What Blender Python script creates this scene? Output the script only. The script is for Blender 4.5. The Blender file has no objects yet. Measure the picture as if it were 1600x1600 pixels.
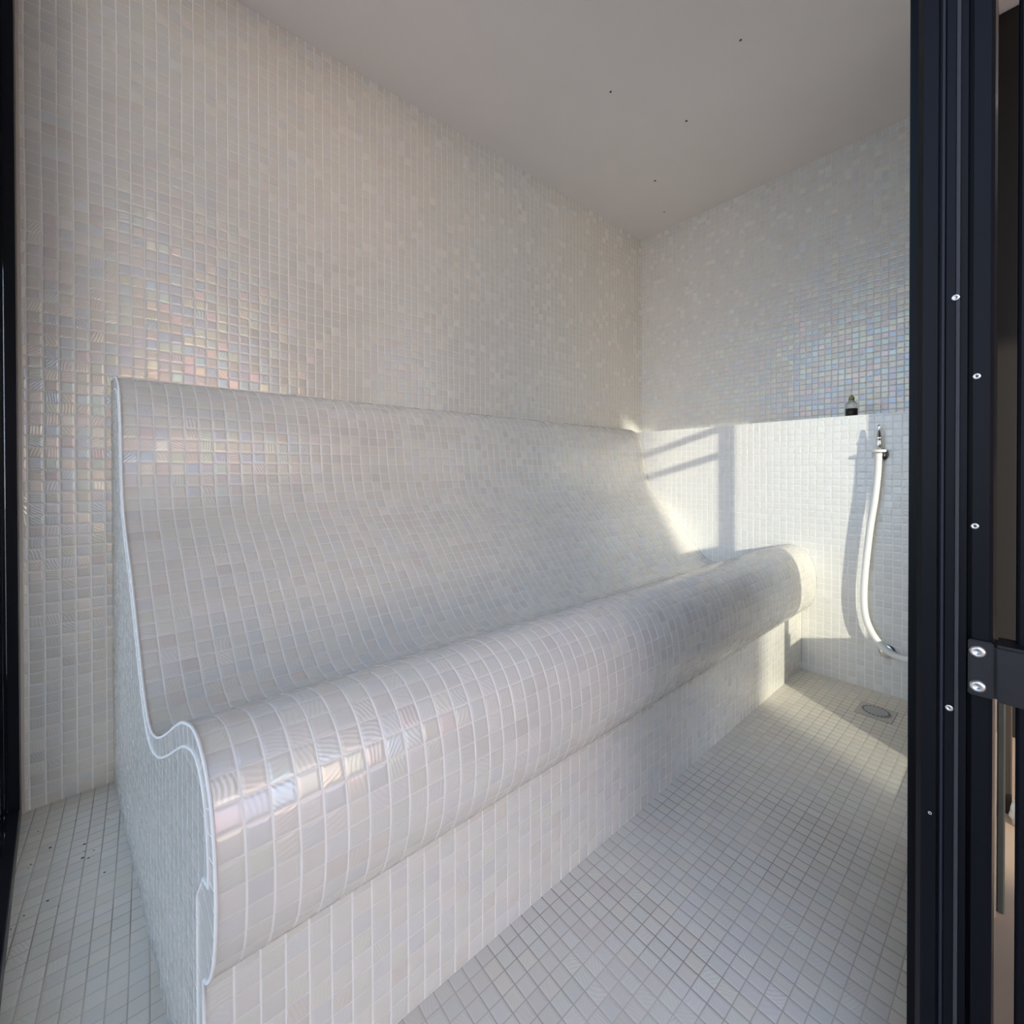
import bpy, bmesh, math, random
from mathutils import Vector, Matrix

random.seed(7)
C = bpy.context.scene.collection
SC = bpy.context.scene

# ------------------------------------------------------------------ camera
YAW, PITCH, ROLL = 0.8707, 0.0061, -0.0018
EYE = 0.82
fw = Vector((math.cos(YAW)*math.cos(PITCH), math.sin(YAW)*math.cos(PITCH), -math.sin(PITCH)))
rt = Vector((math.sin(YAW), -math.cos(YAW), 0))
up = rt.cross(fw)
r2 = rt*math.cos(ROLL) + up*math.sin(ROLL)
u2 = -rt*math.sin(ROLL) + up*math.cos(ROLL)
cd = bpy.data.cameras.new('camera')
cam = bpy.data.objects.new('camera', cd)
C.objects.link(cam)
M = Matrix((r2, u2, -fw)).transposed().to_4x4()
M.translation = Vector((0, 0, EYE))
cam.matrix_world = M
cd.sensor_width = 36
cd.lens = 36*678.5/1600
cd.shift_y = -60/1600
cd.clip_start = 0.01
SC.camera = cam

# ------------------------------------------------------------------ world, sun, exposure
SUN = Vector((1.0, 1.75, -0.5)).normalized()          # the way the light travels
w = bpy.data.worlds.new('sky'); SC.world = w; w.use_nodes = True
nt = w.node_tree; nt.nodes.clear()
tcw = nt.nodes.new('ShaderNodeTexCoord')
sxyz = nt.nodes.new('ShaderNodeSeparateXYZ'); nt.links.new(tcw.outputs['Generated'], sxyz.inputs[0])
def ramp(stops):
    r = nt.nodes.new('ShaderNodeValToRGB'); e = r.color_ramp.elements
    while len(e) < len(stops): e.new(.5)
    for q, (p_, c_) in zip(e, stops): q.position = p_; q.color = c_+(1,)
    nt.links.new(sxyz.outputs[2], r.inputs[0]); return r
cool = ramp([(0, (.70, .725, .83)), (.25, (.60, .69, .89)), (1, (.26, .44, .90))])
warm = ramp([(0, (2.1, 1.4, .95)), (.16, (1.25, 1.05, .95)), (.5, (.62, .72, .90)), (1, (.30, .46, .80))])
dotn = nt.nodes.new('ShaderNodeVectorMath'); dotn.operation = 'DOT_PRODUCT'
nt.links.new(tcw.outputs['Generated'], dotn.inputs[0]); hs = Vector((-SUN.x, -SUN.y, 0)).normalized(); dotn.inputs[1].default_value = hs
mrw = nt.nodes.new('ShaderNodeMapRange'); mrw.inputs[1].default_value = 0.64; mrw.inputs[2].default_value = 1.0
nt.links.new(dotn.outputs['Value'], mrw.inputs[0])
mxw = nt.nodes.new('ShaderNodeMix'); mxw.data_type = 'RGBA'
nt.links.new(mrw.outputs[0], mxw.inputs['Factor']); nt.links.new(cool.outputs[0], mxw.inputs['A']); nt.links.new(warm.outputs[0], mxw.inputs['B'])
bg = nt.nodes.new('ShaderNodeBackground'); bg.inputs['Strength'].default_value = 1.0
nt.links.new(mxw.outputs['Result'], bg.inputs[0])
wo = nt.nodes.new('ShaderNodeOutputWorld')
nt.links.new(bg.outputs[0], wo.inputs[0])

sd = bpy.data.lights.new('sun', 'SUN'); sd.energy = 1.3; sd.angle = math.radians(0.8); sd.color = (1.0, 0.85, 0.67)
so = bpy.data.objects.new('sun', sd); C.objects.link(so)
so.rotation_euler = SUN.to_track_quat('-Z', 'Y').to_euler()
so.location = (-3, -5, 4)

SC.view_settings.view_transform = 'Standard'
SC.view_settings.look = 'None'
SC.view_settings.gamma = 1
SC.view_settings.exposure = 1.97
SC.cycles.max_bounces = 12
SC.cycles.diffuse_bounces = 8

# ------------------------------------------------------------------ node helpers
class NT:
    def __init__(s, name):
        s.m = bpy.data.materials.new(name); s.m.use_nodes = True
        s.t = s.m.node_tree; s.n = s.t.nodes
        s.b = s.n['Principled BSDF']
    def node(s, typ, **kw):
        n = s.n.new(typ)
        for k, v in kw.items(): setattr(n, k, v)
        return n
    def link(s, a, b): s.t.links.new(a, b)
    def put(s, v, sock):
        if isinstance(v, (int, float, tuple)): sock.default_value = v
        else: s.link(v, sock)
    def math(s, op, a, b=0.0, c=0.0):
        n = s.node('ShaderNodeMath', operation=op)
        s.put(a, n.inputs[0]); s.put(b, n.inputs[1]); s.put(c, n.inputs[2])
        return n.outputs[0]
    def mix(s, f, a, b):
        n = s.node('ShaderNodeMix', data_type='RGBA')
        s.put(f, n.inputs['Factor']); s.put(a, n.inputs['A']); s.put(b, n.inputs['B'])
        return n.outputs['Result']

def plain(name, col, rough=.5, metal=0.0, spec=.5, noise=0.0, scale=30.0, bump=0.0):
    k = NT(name); b = k.b
    b.inputs['Roughness'].default_value = rough; b.inputs['Metallic'].default_value = metal
    b.inputs['Specular IOR Level'].default_value = spec
    tc = k.node('ShaderNodeTexCoord'); nz = k.node('ShaderNodeTexNoise')
    nz.inputs['Scale'].default_value = scale; nz.inputs['Detail'].default_value = 4
    k.link(tc.outputs['Object'], nz.inputs['Vector'])
    lo = tuple(c*(1-noise) for c in col)+(1,); hi = tuple(min(1, c*(1+noise)) for c in col)+(1,)
    k.link(k.mix(nz.outputs[0], lo, hi), b.inputs['Base Color'])
    if bump:
        bp = k.node('ShaderNodeBump'); bp.inputs['Distance'].default_value = bump
        k.link(nz.outputs[0], bp.inputs['Height']); k.link(bp.outputs[0], b.inputs['Normal'])
    return k.m

def tile_mat(name, pitch, tile=(.725, .70, .65), grout=(.88, .865, .83), gw=.055, vary=.10,
             rough=.17, tilt=.027, wave=.00010, film=True, off=(0, 0), spec=.75, dirt=None, gyr=.75, gys=.6, ior=1.7, fior=2.1):
    """Small square glass tiles from the UV map, which is laid out in metres."""
    k = NT(name); b = k.b
    uv = k.node('ShaderNodeUVMap'); uv.uv_map = 'UVMap'
    sp = k.node('ShaderNodeSeparateXYZ'); k.link(uv.outputs[0], sp.inputs[0])
    gx = k.math('DIVIDE', k.math('ADD', sp.outputs[0], off[0]+20*pitch), pitch)
    gy = k.math('DIVIDE', k.math('ADD', sp.outputs[1], off[1]+20*pitch), pitch)
    # hand-laid sheets: a slow wobble of the joints
    nz = k.node('ShaderNodeTexNoise'); nz.inputs['Scale'].default_value = 3.0/pitch*.02; nz.inputs['Detail'].default_value = 1
    k.link(uv.outputs[0], nz.inputs['Vector'])
    cs = k.node('ShaderNodeSeparateColor'); k.link(nz.outputs['Color'], cs.inputs[0])
    gx = k.math('ADD', gx, k.math('MULTIPLY', k.math('SUBTRACT', cs.outputs[0], .5), .22))
    gy = k.math('ADD', gy, k.math('MULTIPLY', k.math('SUBTRACT', cs.outputs[1], .5), .22))
    ix, iy = k.math('FLOOR', gx), k.math('FLOOR', gy)
    fx, fy = k.math('SUBTRACT', k.math('SUBTRACT', gx, ix), .5), k.math('SUBTRACT', k.math('SUBTRACT', gy, iy), .5)
    cv = k.node('ShaderNodeCombineXYZ'); k.link(ix, cv.inputs[0]); k.link(iy, cv.inputs[1])
    wn = k.node('ShaderNodeTexWhiteNoise', noise_dimensions='2D'); k.link(cv.outputs[0], wn.inputs['Vector'])
    rc = k.node('ShaderNodeSeparateColor'); k.link(wn.outputs['Color'], rc.inputs[0])
    R, G, B = rc.outputs[0], rc.outputs[1], rc.outputs[2]
    V = wn.outputs['Value']
    edge = k.math('MAXIMUM', k.math('ABSOLUTE', fx), k.math('ABSOLUTE', fy))
    def joint(f, g):
        mr = k.node('ShaderNodeMapRange', interpolation_type='SMOOTHSTEP')
        k.link(k.math('ABSOLUTE', f), mr.inputs[0]); mr.inputs[1].default_value = .5-g*1.3; mr.inputs[2].default_value = .5-g*.6
        return mr.outputs[0]
    gmask = k.math('MAXIMUM', joint(fx, gw), k.math('MULTIPLY', joint(fy, gw*gyr), gys))
    # pearl colours, one per tile
    cr = k.node('ShaderNodeValToRGB'); cr.color_ramp.interpolation = 'CONSTANT'
    els = [(0, (1, 1, 1)), (.34, (.965, .99, 1.0)), (.5, (.985, .96, .97)), (.64, (1.0, .985, .95)),
           (.76, (.96, .965, 1.0)), (.87, (.955, .985, .97)), (.95, (.94, .91, .91))]
    e = cr.color_ramp.elements
    while len(e) < len(els): e.new(.5)
    for q, (pp, cc) in zip(e, els):
        q.position = pp; q.color = tuple(1-(1-c)*vary*10 for c in cc)+(1,)
    k.link(R, cr.inputs[0])
    mx = k.node('ShaderNodeMix', data_type='RGBA', blend_type='MULTIPLY')
    mx.inputs['Factor'].default_value = 1.0
    mx.inputs['A'].default_value = tile+(1,); k.link(cr.outputs[0], mx.inputs['B'])
    val = k.math('ADD', 1-vary*.5, k.math('MULTIPLY', G, vary))
    mv = k.node('ShaderNodeMix', data_type='RGBA', blend_type='MULTIPLY'); mv.inputs['Factor'].default_value = 1.0
    k.link(mx.outputs['Result'], mv.inputs['A']); k.link(val, mv.inputs['B'])
    gcol = grout+(1,)
    if dirt:
        dz = k.node('ShaderNodeTexNoise'); dz.inputs['Scale'].default_value = 4.0; dz.inputs['Detail'].default_value = 3
        k.link(uv.outputs[0], dz.inputs['Vector'])
        dr = k.node('ShaderNodeMapRange'); k.link(dz.outputs[0], dr.inputs[0]); dr.inputs[1].default_value = .38; dr.inputs[2].default_value = .62
        gcol = k.mix(dr.outputs[0], grout+(1,), dirt+(1,))
    k.link(k.mix(gmask, mv.outputs['Result'], gcol), b.inputs['Base Color'])
    k.link(k.math('ADD', k.math('ADD', rough, k.math('MULTIPLY', B, .12)), k.math('MULTIPLY', gmask, .45)), b.inputs['Roughness'])
    b.inputs['IOR'].default_value = ior
    k.link(k.math('MULTIPLY', k.math('SUBTRACT', 1.0, k.math('MULTIPLY', gmask, .8)), spec), b.inputs['Specular IOR Level'])
    if film:
        b.inputs['Thin Film IOR'].default_value = fior
        k.link(k.math('MULTIPLY', k.math('SUBTRACT', 1.0, gmask), k.math('ADD', 75.0, k.math('MULTIPLY', V, 165.0))), b.inputs['Thin Film Thickness'])
    # relief: pillowed tile, each set slightly askew, brushed wave lines in some
    ang = k.math('MULTIPLY', B, 6.283)
    wl = k.math('ADD', k.math('MULTIPLY', fx, k.math('COSINE', ang)), k.math('MULTIPLY', fy, k.math('SINE', ang)))
    n2 = k.node('ShaderNodeTexNoise'); n2.inputs['Scale'].default_value = .35/pitch; n2.inputs['Detail'].default_value = 2
    k.link(uv.outputs[0], n2.inputs['Vector'])
    ws = k.math('SINE', k.math('ADD', k.math('MULTIPLY', wl, 30.0), k.math('MULTIPLY', n2.outputs[0], 34.0)))
    ws = k.math('MULTIPLY', ws, k.math('MULTIPLY', G, wave))
    tl = k.math('ADD', k.math('MULTIPLY', fx, k.math('SUBTRACT', R, .5)), k.math('MULTIPLY', fy, k.math('SUBTRACT', V, .5)))
    tl = k.math('MULTIPLY', tl, tilt*pitch*2)
    pil = k.node('ShaderNodeMapRange', interpolation_type='SMOOTHSTEP')
    k.link(edge, pil.inputs[0]); pil.inputs[1].default_value = .30; pil.inputs[2].default_value = .5-gw*.5
    pil.inputs[3].default_value = .0004; pil.inputs[4].default_value = 0.0
    flat = k.math('SUBTRACT', 1.0, gmask)
    hgt = k.math('ADD', pil.outputs[0], k.math('MULTIPLY', flat, k.math('ADD', ws, tl)))
    bp = k.node('ShaderNodeBump'); bp.inputs['Distance'].default_value = 1.0; bp.inputs['Strength'].default_value = .8
    k.link(hgt, bp.inputs['Height']); k.link(bp.outputs[0], b.inputs['Normal'])
    return k.m

def glass_mat(name, tint=(.86, .92, .93)):
    k = NT(name); k.n.remove(k.b)
    tr = k.node('ShaderNodeBsdfTransparent'); tr.inputs[0].default_value = tint+(1,)
    gl = k.node('ShaderNodeBsdfGlossy'); gl.inputs['Roughness'].default_value = .02
    fr = k.node('ShaderNodeFresnel'); fr.inputs[0].default_value = 1.5
    mx = k.node('ShaderNodeMixShader')
    k.link(fr.outputs[0], mx.inputs[0]); k.link(tr.outputs[0], mx.inputs[1]); k.link(gl.outputs[0], mx.inputs[2])
    k.link(mx.outputs[0], k.n['Material Output'].inputs[0])
    return k.m

M_WALL = tile_mat('pearl_mosaic_wall', .0275, gw=.045, vary=.024, gys=.35)
M_END = tile_mat('pearl_mosaic_end_wall', .0250, gw=.055, vary=.04, grout=(.70, .70, .69), gyr=1, gys=1)
M_LEDGE = tile_mat('pearl_mosaic_ledge', .0262, tile=(.74, .72, .68), gw=.045, vary=.03, film=False)
M_BENCH = tile_mat('pearl_mosaic_bench', .0285, gw=.042, vary=.055, fior=2.1, gys=.4, rough=.2, tilt=.02, grout=(.87, .86, .83))
M_FLOOR = tile_mat('matt_mosaic_floor', .0262, tile=(.72, .675, .595), grout=(.35, .30, .25), gw=.04, vary=.08, gyr=.8, gys=.8,
                   rough=.42, tilt=.012, film=False, spec=.4, ior=1.5, dirt=(.58, .53, .47))
M_CEIL = plain('ceiling_plaster', (.86, .80, .755), .8, noise=.02, scale=8)
M_BLACK = plain('black_powder_coat', (.006, .0065, .009), .30, noise=.1, scale=60, spec=.12)
M_BLACKM = plain('black_hinge_metal', (.006, .006, .008), .35, spec=.5)
M_RUB = plain('black_gasket', (.006, .006, .006), .7, spec=.2)
M_CHROME = plain('chrome', (.82, .82, .82), .12, metal=1.0)
M_STEEL = plain('brushed_steel', (.66, .65, .63), .32, metal=1.0, noise=.1, scale=80)
M_HOSE = plain('white_hose_rubber', (.86, .85, .83), .55, spec=.3)
M_GLASS = glass_mat('window_glass')
M_DECK = plain('tan_terrace', (.52, .40, .29), .75, noise=.15, scale=6)
M_RENDER = plain('warm_render', (.56, .46, .37), .85, noise=.06, scale=4)
M_FENCE = plain('dark_timber', (.030, .024, .018), .7, noise=.12, scale=2)
M_PLANK = plain('weathered_timber', (.10, .11, .095), .75, noise=.35, scale=14)
M_BATTEN = plain('pale_timber', (.42, .35, .28), .7, noise=.2, scale=20)
M_POST = plain('brown_timber', (.022, .014, .009), .7, noise=.4, scale=18)
M_CLOTH = plain('white_cloth', (.66, .66, .70), .9, noise=.08, scale=30, bump=.01)
M_GROUT = plain('white_grout', (.86, .86, .85), .7)

# ------------------------------------------------------------------ mesh helpers
def link_mesh(name, bm, mat, parent=None, smooth=False):
    me = bpy.data.meshes.new(name); bm.normal_update(); bm.to_mesh(me); bm.free()
    o = bpy.data.objects.new(name, me); C.objects.link(o)
    me.materials.append(mat)
    if smooth:
        for p in me.polygons: p.use_smooth = True
    if parent: o.parent = parent
    return o

def tag(o, label=None, cat=None, group=None, kind=None):
    if label: o['label'] = label
    if cat: o['category'] = cat
    if group: o['group'] = group
    if kind: o['kind'] = kind
    return o

def empty(name, loc=(0, 0, 0)):
    o = bpy.data.objects.new(name, None); o.empty_display_size = .05
    C.objects.link(o); o.location = loc
    return o

def box_uv(bm):
    """planar UVs in metres picked per face from its normal"""
    uv = (bm.loops.layers.uv.get('UVMap') or bm.loops.layers.uv.new('UVMap')); bm.normal_update()
    for f in bm.faces:
        n = f.normal; ax = max(range(3), key=lambda i: abs(n[i]))
        for l in f.loops:
            c = l.vert.co
            l[uv].uv = (c.y, c.z) if ax == 0 else (c.x, c.z) if ax == 1 else (c.x, c.y)

def add_box(bm, a, b):
    x0, y0, z0 = a; x1, y1, z1 = b
    v = [bm.verts.new(c) for c in ((x0,y0,z0),(x1,y0,z0),(x1,y1,z0),(x0,y1,z0),(x0,y0,z1),(x1,y0,z1),(x1,y1,z1),(x0,y1,z1))]
    for f in ((3,2,1,0),(4,5,6,7),(0,1,5,4),(1,2,6,5),(2,3,7,6),(3,0,4,7)): bm.faces.new([v[i] for i in f])
    return v

def prism(bm, pts, z0, z1):
    """vertical prism over a counter-clockwise plan outline"""
    n = len(pts)
    lo = [bm.verts.new((x, y, z0)) for x, y in pts]; hi = [bm.verts.new((x, y, z1)) for x, y in pts]
    bm.faces.new(lo[::-1]); bm.faces.new(hi)
    for i in range(n): bm.faces.new((lo[i], lo[(i+1) % n], hi[(i+1) % n], hi[i]))

def box_obj(name, a, b, mat, parent=None, bevel=0.0):
    bm = bmesh.new(); add_box(bm, a, b)
    if bevel: bmesh.ops.bevel(bm, geom=bm.edges[:], offset=bevel, segments=2, affect='EDGES', profile=.5)
    box_uv(bm)
    return link_mesh(name, bm, mat, parent)

def boxes_obj(name, lst, mat, parent=None):
    bm = bmesh.new()
    for a, b in lst: add_box(bm, a, b)
    box_uv(bm)
    return link_mesh(name, bm, mat, parent)

def lathe(bm, prof, seg=28, M4=Matrix()):
    """prof: (radius, height) along local z"""
    rings = []
    for r, h in prof:
        if r < 1e-6: rings.append([bm.verts.new(M4 @ Vector((0, 0, h)))])
        else: rings.append([bm.verts.new(M4 @ Vector((r*math.cos(6.28318*i/seg), r*math.sin(6.28318*i/seg), h))) for i in range(seg)])
    for A, B in zip(rings, rings[1:]):
        for i in range(seg):
            j = (i+1) % seg
            if len(A) == 1 and len(B) == 1: continue
            if len(A) == 1: bm.faces.new((A[0], B[j], B[i]))
            elif len(B) == 1: bm.faces.new((A[i], A[j], B[0]))
            else: bm.faces.new((A[i], A[j], B[j], B[i]))
    bmesh.ops.recalc_face_normals(bm, faces=bm.faces[:])

def lathe_obj(name, prof, mat, parent=None, loc=(0,0,0), axis=(0,0,1), seg=28):
    bm = bmesh.new()
    q = Vector((0,0,1)).rotation_difference(Vector(axis).normalized()).to_matrix().to_4x4()
    lathe(bm, prof, seg, Matrix.Translation(loc) @ q)
    return link_mesh(name, bm, mat, parent, smooth=True)

def catmull(P, n):
    out = []
    for i in range(len(P)-1):
        p0, p1, p2, p3 = P[max(i-1, 0)], P[i], P[i+1], P[min(i+2, len(P)-1)]
        for k in range(n):
            t = k/n
            out.append(tuple(.5*(2*b+(c-a)*t+(2*a-5*b+4*c-d)*t*t+(-a+3*b-3*c+d)*t**3) for a, b, c, d in zip(p0, p1, p2, p3)))
    out.append(tuple(P[-1])); return out

def tube(bm, pts, r, seg=14):
    pts = [Vector(p) for p in pts]; rings = []; prev = None
    for i, p in enumerate(pts):
        t = (pts[min(i+1, len(pts)-1)]-pts[max(i-1, 0)]).normalized()
        n = Vector((1, 0, 0)) if prev is None else prev
        n = (n - t*n.dot(t)).normalized(); prev = n; b2 = t.cross(n)
        rings.append([bm.verts.new(p + (n*math.cos(6.28318*k/seg)+b2*math.sin(6.28318*k/seg))*r) for k in range(seg)])
    for A, B in zip(rings, rings[1:]):
        for k in range(seg): bm.faces.new((A[k], A[(k+1) % seg], B[(k+1) % seg], B[k]))
    bm.faces.new(rings[0][::-1]); bm.faces.new(rings[-1])
    bmesh.ops.recalc_face_normals(bm, faces=bm.faces[:])

# ------------------------------------------------------------------ the room
YB, XL, XU, ZC, ZL = 1.5557, 2.0714, 2.375, 2.252, 1.030
SIDE = lambda y: -0.233 + (1.5557-y)*0.107            # inner line of the glazed left side
END = lambda y: -0.0696 + (1.5557-y)*0.1228           # line of the bench's open end

fl = box_obj('floor', (-.30, .062, -.12), (2.5, YB+.1, 0), M_FLOOR); tag(fl, kind='structure')
wb = box_obj('wall_back', (-.262, YB, -.1), (2.5, YB+.15, ZC), M_WALL); tag(wb, kind='structure')
wr = box_obj('wall_right', (XU, .10, -.1), (XU+.15, YB+.15, ZC), M_END); tag(wr, kind='structure')
ce = box_obj('ceiling', (-.34, -.06, ZC), (2.55, YB+.2, ZC+.16), M_CEIL); tag(ce, kind='structure')
lg = box_obj('wall_ledge', (XL, .10, 0), (XU, YB, ZL), M_LEDGE); tag(lg, kind='structure')
for sx, sy, sr in ((1.70, .905, .0045), (1.93, 1.19, .005), (2.20, 1.30, .004), (1.52, .62, .004), (1.35, 1.02, .004)):
    lathe_obj('speck', [(0, -.002), (sr, -.001), (sr*1.1, .0)], plain('ceiling_speck', (.12, .10, .09), .8), ce, (sx, sy, ZC), seg=12)

# a little debris swept into the left corner of the floor
bm = bmesh.new()
for q in range(16):
    x = random.uniform(-.20, -.04); y = random.uniform(1.15, 1.5); s = random.uniform(.0007, .0019)
    x = min(x, END(y)-.015)
    bmesh.ops.create_icosphere(bm, subdivisions=1, radius=s, matrix=Matrix.Translation((x, y, s*.5)) @ Matrix.Diagonal((1.6, 1, .6, 1)))
tag(link_mesh('debris', bm, plain('dark_debris', (.03, .03, .035), .9)),
    'tiny dark specks of debris on the floor tiles left of the bench', 'debris', kind='stuff')

# ------------------------------------------------------------------ bench
YW = YB - .001; XW = XL - .001
PROF = [(YW, 1.055), (1.50, 1.055), (1.455, 1.053), (1.42, 1.045), (1.393, 1.03), (1.37, 1.006), (1.354, .97), (1.342, .92), (1.335, .86), (1.322, .79),
        (1.288, .712), (1.20, .622), (1.126, .537), (1.068, .467), (1.023, .417), (.985, .390), (.945, .383), (.90, .393),
        (.856, .412), (.804, .440), (.754, .469), (.713, .491), (.683, .502), (.655, .509), (.628, .509), (.603, .499), (.583, .483),
        (.567, .460), (.556, .43), (.550, .395), (.548, .355), (.553, .312), (.566, .277), (.585, .252), (.600, .243)]
SM = catmull(PROF, 5)
S = [0.0]
for a, b in zip(SM, SM[1:]): S.append(S[-1]+math.hypot(b[0]-a[0], b[1]-a[1]))
bench = empty('bench', (1.0, .6, 0))
tag(bench, 'long curved lounger bench clad in pearl white mosaic tiles with a rolled front edge', 'bench')
def adopt(o, root):
    o.parent = root; o.matrix_parent_inverse = Matrix.Translation(-root.location)
    return o
NX = 24; LEN = XL + .0
bm = bmesh.new(); uvl = (bm.loops.layers.uv.get('UVMap') or bm.loops.layers.uv.new('UVMap')); grid = []
for (y, z), s in zip(SM, S):
    x0 = END(y); row = []
    for i in range(NX+1):
        t = i/NX; row.append((bm.verts.new((x0+(XW-x0)*t, y, z)), (t*LEN, s)))
    grid.append(row)
for A, B in zip(grid, grid[1:]):
    for i in range(NX):
        q = (A[i], B[i], B[i+1], A[i+1]); f = bm.faces.new([v for v, _ in q])
        for l, (_, c) in zip(f.loops, q): l[uvl].uv = c
adopt(link_mesh('seat_shell', bm, M_BENCH, smooth=True), bench)
# riser under the rolled edge
bm = bmesh.new(); uvl = (bm.loops.layers.uv.get('UVMap') or bm.loops.layers.uv.new('UVMap'))
c = [(END(.6), .6, 0), (XW, .6, 0), (XW, .6, .243), (END(.6), .6, .243)]
f = bm.faces.new([bm.verts.new(q) for q in c])
for l, q in zip(f.loops, ((0, 0), (LEN, 0), (LEN, .243), (0, .243))): l[uvl].uv = q
adopt(link_mesh('riser', bm, M_BENCH), bench)
# open end: a border row that follows the curve, then straight rows inside it
BW = .0285
def offset(P, d):
    out = []
    for i, (y, z) in enumerate(P):
        a, b = P[max(i-1, 0)], P[min(i+1, len(P)-1)]
        ty, tz = b[0]-a[0], b[1]-a[1]; l = math.hypot(ty, tz) or 1
        out.append((y - tz/l*d, z + ty/l*d))       # to the solid side
    return out
OUT = [p for p in SM if p[0] < YW-.001]
OUT = [(YW, 1.055)] + OUT + [(.600, .20), (.600, .10), (.600, 0)]
INN = offset(OUT, BW)
INN[0] = (YW, 1.055-BW)
turn = min(range(len(OUT)), key=lambda i: OUT[i][0])       # foremost point of the rolled edge
for i in range(turn+1, len(OUT)):
    INN[i] = (max(INN[turn][0], min(.600+BW, INN[turn][0]+(i-turn)*.006)), max(0, min(INN[i-1][1]-.001, OUT[i][1]+(.03 if OUT[i][1] > .2 else .012 if OUT[i][1] > .15 else 0))))
INN[-1] = (.600+BW, 0)
INN = [(min(y, YW), max(z, 0)) for y, z in INN]
bm = bmesh.new(); uvl = (bm.loops.layers.uv.get('UVMap') or bm.loops.layers.uv.new('UVMap')); s = 0
ex = lambda y: END(y)
for i in range(len(OUT)-1):
    l_ = math.hypot(OUT[i+1][0]-OUT[i][0], OUT[i+1][1]-OUT[i][1])
    q = [(OUT[i], (s, 0)), (INN[i], (s, BW)), (INN[i+1], (s+l_, BW)), (OUT[i+1], (s+l_, 0))]
    f = bm.faces.new([bm.verts.new((ex(p[0]), p[0], p[1])) for p, _ in q])
    for l, (_, cc) in zip(f.loops, q): l[uvl].uv = cc
    s += l_
bmesh.ops.remove_doubles(bm, verts=bm.verts[:], dist=1e-5)
bmesh.ops.recalc_face_normals(bm, faces=bm.faces[:])
adopt(link_mesh('border_row', bm, M_BENCH), bench)
bm = bmesh.new()
from mathutils.geometry import tessellate_polygon
pl = INN + [(YW, 0)]
vs = [bm.verts.new((ex(y), y, z)) for y, z in pl]
for t in tessellate_polygon([[Vector((y, z, 0)) for y, z in pl]]):
    try: bm.faces.new([vs[i] for i in t])
    except ValueError: pass
bmesh.ops.recalc_face_normals(bm, faces=bm.faces[:])
uvl = (bm.loops.layers.uv.get('UVMap') or bm.loops.layers.uv.new('UVMap'))
for f in bm.faces:
    for l in f.loops: l[uvl].uv = (l.vert.co.y, l.vert.co.z)
adopt(link_mesh('end_panel', bm, M_BENCH), bench)
# raised grout bead along both edges of the border row
bm = bmesh.new()
tube(bm, [(ex(y)-.0002, y, z) for y, z in OUT[2:]], .0022, 6)
tube(bm, [(ex(y)-.0002, y, z) for y, z in INN[2:]], .0020, 6)
adopt(link_mesh('grout_bead', bm, M_GROUT, smooth=True), bench)

# ------------------------------------------------------------------ glazed left side
win = empty('window_1', (SIDE(.8), .8, 0)); tag(win, kind='structure')
def along_side(name, y0, y1, z0, z1, d0, d1, mat):
    bm = bmesh.new()
    prism(bm, [(SIDE(y0)-d1, y0), (SIDE(y0)-d0, y0), (SIDE(y1)-d0, y1), (SIDE(y1)-d1, y1)], z0, z1)
    bmesh.ops.bevel(bm, geom=bm.edges[:], offset=.0015, segments=1, affect='EDGES')
    return adopt(link_mesh(name, bm, mat), win)
along_side('stile', 1.49, YB-.0005, 0, ZC, 0, .029, M_BLACK)
along_side('stile', -.02, .05, 0, ZC, .005, .045, M_BLACK)
along_side('bottom_rail', .05, 1.49, 0, .045, 0, .029, M_BLACK)
along_side('top_rail', .05, 1.49, ZC-.05, ZC-.001, 0, .029, M_BLACK)
along_side('pane', .05, 1.49, .045, ZC-.05, .018, .024, M_GLASS)

bm = bmesh.new(); add_box(bm, (SIDE(YB), YB-.006, 0), (SIDE(YB)+.006, YB, ZC-.001))
adopt(link_mesh('sealant', bm, plain('beige_sealant', (.62, .56, .48), .6)), win)

# ------------------------------------------------------------------ door frame at the right of the opening, with its hinge and open leaf
jx = .69
PRO = [(.762, .084), (.696, .084), (.690, .079), (.690, .0665), (.6965, .0655), (.6965, .0643), (.6920, .0597), (.692, .0526), (.6955, .049),
       (.6955, .0432), (.708, .0429), (.708, .0392), (.694, .0388), (.694, .0262), (.6985, .0235), (.762, .0235)]
frame = empty('door_1', (jx, .05, 0)); tag(frame, kind='structure')
bm = bmesh.new(); prism(bm, PRO[::-1] if False else PRO, 0, ZC-.001)
bmesh.ops.recalc_face_normals(bm, faces=bm.faces[:])
jamb = adopt(link_mesh('jamb', bm, M_BLACK), frame)
bmh = bmesh.new(); add_box(bmh, (SIDE(.05)+.03, .0235, 2.18), (.69, .084, ZC-.001))
adopt(link_mesh('header', bmh, M_BLACK), frame)
bmh = bmesh.new(); add_box(bmh, (SIDE(.05)+.03, .0235, 0), (.69, .084, .012))
adopt(link_mesh('threshold', bmh, M_BLACK), frame)

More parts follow.
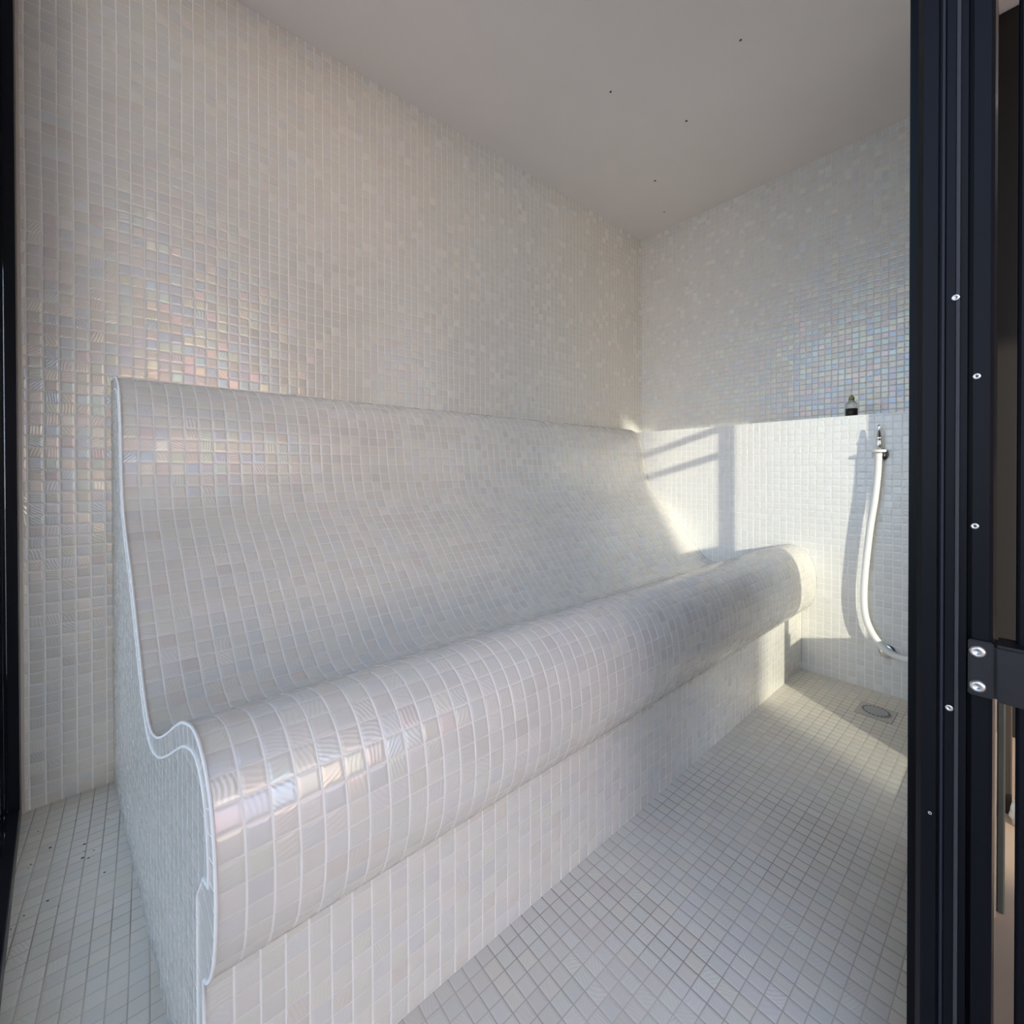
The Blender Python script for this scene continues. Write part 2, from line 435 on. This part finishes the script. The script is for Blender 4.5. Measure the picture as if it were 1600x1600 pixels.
M_GLINT = plain('grey_glint', (.035, .036, .042), .55, spec=.3); M_GLINT2 = plain('blue_black_glint', (.016, .018, .027), .5, spec=.3)  # lighter strips that paint in the reflected light lines along the jamb
for y0_, y1_, xx, mm in ((.0597, .0640, .6935, M_GLINT2), (.0490, .0522, .6912, M_GLINT)):
    adopt(box_obj('glint_strip', (xx, y0_, .012), (xx+.006, y1_, 2.18), mm, None, .0006), frame)
def jamb_pt(u, v, x):
    """where the picture column/row meets the jamb's plane X = x"""
    d = fw + r2*((u-800)/678.5) + u2*((740-v)/678.5)
    return Vector((0, 0, EYE)) + d*(x/d.x)
def screw(u, v, x, r, mat, parent, dome=.35):
    p = jamb_pt(u, v, x)
    o = lathe_obj('screw', [(r, 0), (r, r*.15), (r*.8, r*dome*.8), (r*.45, r*dome), (r*.40, r*dome*.5), (0, r*dome*.3)], mat, None,
                  (x, p.y, p.z), (-1, 0, 0), 18)
    return adopt(o, parent)
screw(1493, 465, .6905, .0036, M_STEEL, frame)
screw(1526, 588, .6945, .0034, M_STEEL, frame)
screw(1523, 822, .6945, .0034, M_STEEL, frame)
screw(1483, 1106, .6925, .0036, M_STEEL, frame)
screw(1453, 1270, .6905, .0020, M_STEEL, frame)

hinge = empty('hinge', (.69, .03, .61)); adopt(hinge, frame)
pz0, pz1 = jamb_pt(1530, 1088, .69).z, jamb_pt(1530, 1001, .69).z
bm = bmesh.new(); add_box(bm, (.6895, .0225, pz0), (.6940, .0415, pz1))
bmesh.ops.bevel(bm, geom=bm.edges[:], offset=.0012, segments=2, affect='EDGES')
def sub(o):
    o.parent = hinge; o.matrix_parent_inverse = Matrix.Translation(-Vector((.69, .03, .61))); return o
sub(link_mesh('plate', bm, M_BLACKM))
bm = bmesh.new(); add_box(bm, (.6945, -.004, pz0-.004), (.735, .0232, pz1-.003))
bmesh.ops.bevel(bm, geom=bm.edges[:], offset=.003, segments=2, affect='EDGES')
sub(link_mesh('arm', bm, M_BLACKM))
for v in (1018, 1072):
    p = jamb_pt(1527, v, .6895); r = .0068
    sub(lathe_obj('screw', [(r, 0), (r*.96, r*.18), (r*.75, r*.42), (r*.42, r*.52), (r*.36, r*.25), (0, r*.2)], M_STEEL, None, (.6897, p.y, p.z), (-1, 0, 0), 24))

leaf = empty('door_leaf', (.74, -.43, 0)); tag(leaf, 'black framed glass door leaf standing open at the right edge', 'door')
def leafbox(name, a, b, mat, bev=.003):
    return adopt(box_obj(name, a, b, mat, None, bev), leaf)
leafbox('stile', (.716, -.085, .02), (.762, .0075, 2.17), M_BLACK)
leafbox('stile', (.716, -.875, .02), (.762, -.785, 2.17), M_BLACK)
leafbox('rail', (.716, -.785, .02), (.762, -.085, .11), M_BLACK)
leafbox('rail', (.716, -.785, 2.08), (.762, -.085, 2.17), M_BLACK)
leafbox('pane', (.736, -.785, .11), (.742, -.085, 2.08), M_GLASS, 0)

# ------------------------------------------------------------------ fixed glazing right of the door, unseen, laid out to shape the sun patch
fx = empty('window_2', (1.4, .07, 0)); tag(fx, kind='structure')
def fxb(name, a, b, mat): return adopt(box_obj(name, a, b, mat), fx)
Y0, Y1 = .062, .10
fxb('panel', (.762, Y0, 0), (1.22, Y1, ZC-.001), M_BLACK)
fxb('stile', (1.22, Y0, 0), (1.27, Y1, ZC-.001), M_BLACK)
fxb('mullion', (1.588, Y0, 0), (1.612, Y1, ZC-.001), M_BLACK)
fxb('panel', (1.908, Y0, 0), (XL-.012, Y1, ZC-.001), M_BLACK)
fxb('corner_panel', (XL-.012, -.02, -.1), (XU+.15, .10, ZC-.001), plain('dark_corner_cladding', (.008, .007, .006), .7))
fxb('bottom_rail', (1.25, Y0, 0), (1.588, Y1, .032), M_BLACK)
fxb('mid_rail', (1.25, Y0, .42), (1.588, Y1, .70), M_BLACK)
fxb('sill_panel', (1.612, Y0, 0), (1.908, Y1, .27), M_BLACK)
fxb('transom', (1.27, Y0, 1.125), (1.588, Y0+.02, 1.155), M_BLACK)
fxb('transom', (1.27, Y0, 1.25), (1.588, Y0+.02, 1.28), M_BLACK)
fxb('top_rail', (1.25, Y0, 2.18), (1.908, Y1, ZC-.001), M_BLACK)
fxb('pane', (1.25, .079, .032), (1.588, .083, 2.18), M_GLASS)
fxb('pane', (1.612, .079, .27), (1.908, .083, 2.18), M_GLASS)

# ------------------------------------------------------------------ hose, holder, outlet, bottle, drain
HX = XL-.030
def wallpt(u, v, x):
    d = fw + r2*((u-800)/678.5) + u2*((740-v)/678.5)
    return Vector((0, 0, EYE)) + d*(x/d.x)
hb = wallpt(1373, 706, HX)
holder = empty('hose_holder', (XL, hb.y, hb.z)); tag(holder, 'small chrome wall holder gripping the white hose', 'holder')
adopt(lathe_obj('wall_flange', [(0, 0), (.025, 0), (.025, .004), (.020, .007), (.010, .008), (.008, .014)], M_CHROME, None, (XL, hb.y, hb.z-.010), (-1, 0, 0)), holder)
bm = bmesh.new(); lathe(bm, [(.0118, -.005), (.0205, -.005), (.0222, -.003), (.0222, .003), (.0205, .005), (.0118, .005), (.0118, -.005)], 32, Matrix.Translation((HX, hb.y, hb.z+.003)))
adopt(link_mesh('ring', bm, M_HOSE), holder)
hose = empty('shower_hose', (HX, hb.y, hb.z)); tag(hose, 'white rubber hose with a chrome nozzle hanging from the wall holder', 'hose')
adopt(lathe_obj('nozzle', [(0, .098), (.0035, .098), (.0042, .092), (.0068, .058), (.0085, .056), (.0092, .050), (.0092, .046), (.0078, .044), (.0078, .038), (.0085, .036), (.0085, -.004), (.0, -.004)], M_CHROME, None, (HX, hb.y, hb.z), (0, 0, 1)), hose)
HP = [(1372.5, 708), (1371, 740), (1366.5, 780), (1360, 820), (1355, 860), (1350.5, 905), (1349.5, 940), (1353, 966), (1362, 988), (1375, 1006), (1390, 1020), (1408, 1028.5), (1428, 1031.5), (1450, 1030), (1480, 1020)]
P3 = []
for i, (u, v) in enumerate(HP):
    x = HX-.000 if i < 8 else HX-.004
    P3.append(tuple(wallpt(u, v, x)))
bm = bmesh.new(); tube(bm, catmull(P3, 5), .0112, 16)
adopt(link_mesh('tube', bm, M_HOSE, smooth=True), hose)
ob = wallpt(1387, 1018, XL)
outl = empty('wall_outlet', (XL, ob.y, ob.z)); tag(outl, 'round chrome outlet low on the tiled wall behind the hose', 'outlet')
adopt(lathe_obj('escutcheon', [(0, 0), (.027, 0), (.027, .003), (.022, .007), (.014, .009), (.0, .009)], M_CHROME, None, (XL, ob.y, ob.z), (-1, 0, 0)), outl)
adopt(lathe_obj('spout', [(.010, .008), (.010, .0135), (.007, .0145), (0, .0145)], M_CHROME, None, (XL, ob.y, ob.z), (-1, 0, 0)), outl)

bx, by = 2.20, .463
bottle = empty('oil_bottle', (bx, by, ZL)); tag(bottle, 'small bottle with dark contents and olive cap on the tiled ledge', 'bottle')
kg = NT('clear_bottle_glass'); kg.b.inputs['Transmission Weight'].default_value = .85; kg.b.inputs['Roughness'].default_value = .08
kg.b.inputs['Base Color'].default_value = (.9, .92, .88, 1); kg.b.inputs['IOR'].default_value = 1.3
def bt(name, prof, mat): return adopt(lathe_obj(name, prof, mat, None, (bx, by, ZL)), bottle)
bt('glass_body', [(0, .0005), (.0185, .0005), (.0195, .004), (.0195, .058), (.018, .064), (.011, .071), (.0085, .074), (.0085, .080), (0, .080)], kg.m)
bt('wrapper', [(.0197, .003), (.0201, .003), (.0201, .041), (.0197, .041)], plain('dark_label', (.02, .015, .008), .5))
bt('cap', [(.0095, .0745), (.0098, .0745), (.0098, .086), (.0075, .090), (.0045, .094), (.003, .097), (0, .098)], plain('olive_cap', (.30, .29, .10), .4))

dx, dy = 1.887, .328
drain = empty('floor_drain', (dx, dy, 0)); tag(drain, 'square floor drain with a round slotted steel grate near the hose', 'drain')
adopt(box_obj('plate', (dx-.052, dy-.049, .0), (dx+.052, dy+.049, .0025), plain('drain_plate', (.50, .46, .42), .5, noise=.08), None, .0008), drain)
adopt(lathe_obj('grate', [(0, .0048), (.033, .0048), (.038, .0042), (.040, .0028), (.040, .001), (0, .001)], plain('drain_grate', (.40, .40, .40), .5, metal=.2), None, (dx, dy, 0)), drain)
bm = bmesh.new()
for q in range(20):
    a = 6.28318*q/20
    Mx = Matrix.Translation((dx+.0345*math.cos(a), dy+.0345*math.sin(a), .0047)) @ Matrix.Rotation(a, 4, 'Z')
    bmesh.ops.create_cube(bm, size=1, matrix=Mx @ Matrix.Diagonal((.003, .0062, .0012, 1)))
adopt(link_mesh('slot_ring', bm, plain('slot_dark', (.05, .05, .05), .8)), drain)

# ------------------------------------------------------------------ outside: terrace, what shows past the hinge, and unseen slabs added to cut sun and sky
gd = box_obj('floor_terrace', (-14, -16, -.20), (14, .062, -.012), M_DECK); tag(gd, kind='structure')
gd2 = box_obj('ground_side', (-14, .02, -.20), (-.30, 12, -.025), M_DECK); tag(gd2, kind='structure')
rf = box_obj('roof_shade_slab', (.02, -5.2, ZC-.02), (2.55, -.06, ZC+.16), M_CEIL); tag(rf, kind='structure')  # unseen slab, added to limit the sun's height and sky reflections
fe = box_obj('wall_fence', (3.1, -3.2, -.025), (3.18, .4, 2.6), M_FENCE); tag(fe, kind='structure')
blk = empty('wall_sun_blocker', (-4, -6.4, 0)); tag(blk, kind='structure')  # unseen wall, added to keep the sun out of the door opening
adopt(boxes_obj('blocker_slab', [((-7.5, -6.6, -.025), (-2.45, -6.3, 5.2))], M_RENDER), blk)

def lean(name, x, y0, y1, z1, mat, label, cat, t=.02):
    bm = bmesh.new(); add_box(bm, (x, y0, -.025), (x+t, y1, z1))
    bmesh.ops.bevel(bm, geom=bm.edges[:], offset=.002, segments=1, affect='EDGES'); box_uv(bm)
    o = link_mesh(name, bm, mat); tag(o, label, cat); return o
lean('timber_batten', 1.200, .0353, .0395, .42, M_BATTEN, 'thin pale timber batten beyond the door hinge', 'timber')
lean('timber_plank', 1.222, .0249, .0352, .42, M_PLANK, 'weathered grey green plank beyond the door hinge', 'timber')
lean('timber_post', 1.590, .0215, .0350, .34, M_POST, 'dark brown timber post beyond the door hinge', 'timber')
bm = bmesh.new()
bmesh.ops.create_icosphere(bm, subdivisions=4, radius=1)
for v in bm.verts:
    c = v.co.copy(); k = 1+.10*math.sin(5*c.x+2*c.z)*math.cos(4*c.y-3*c.z)+.06*math.sin(11*c.z+3*c.y)
    v.co = Vector((1.565+c.x*.03*k, .004+c.y*.0205*k, -.025+max(0, .034+c.z*.036*k)))
tag(link_mesh('cloth_bundle', bm, M_CLOTH, smooth=True), 'small white bundle on the tan terrace beside the open door leaf', 'cloth')
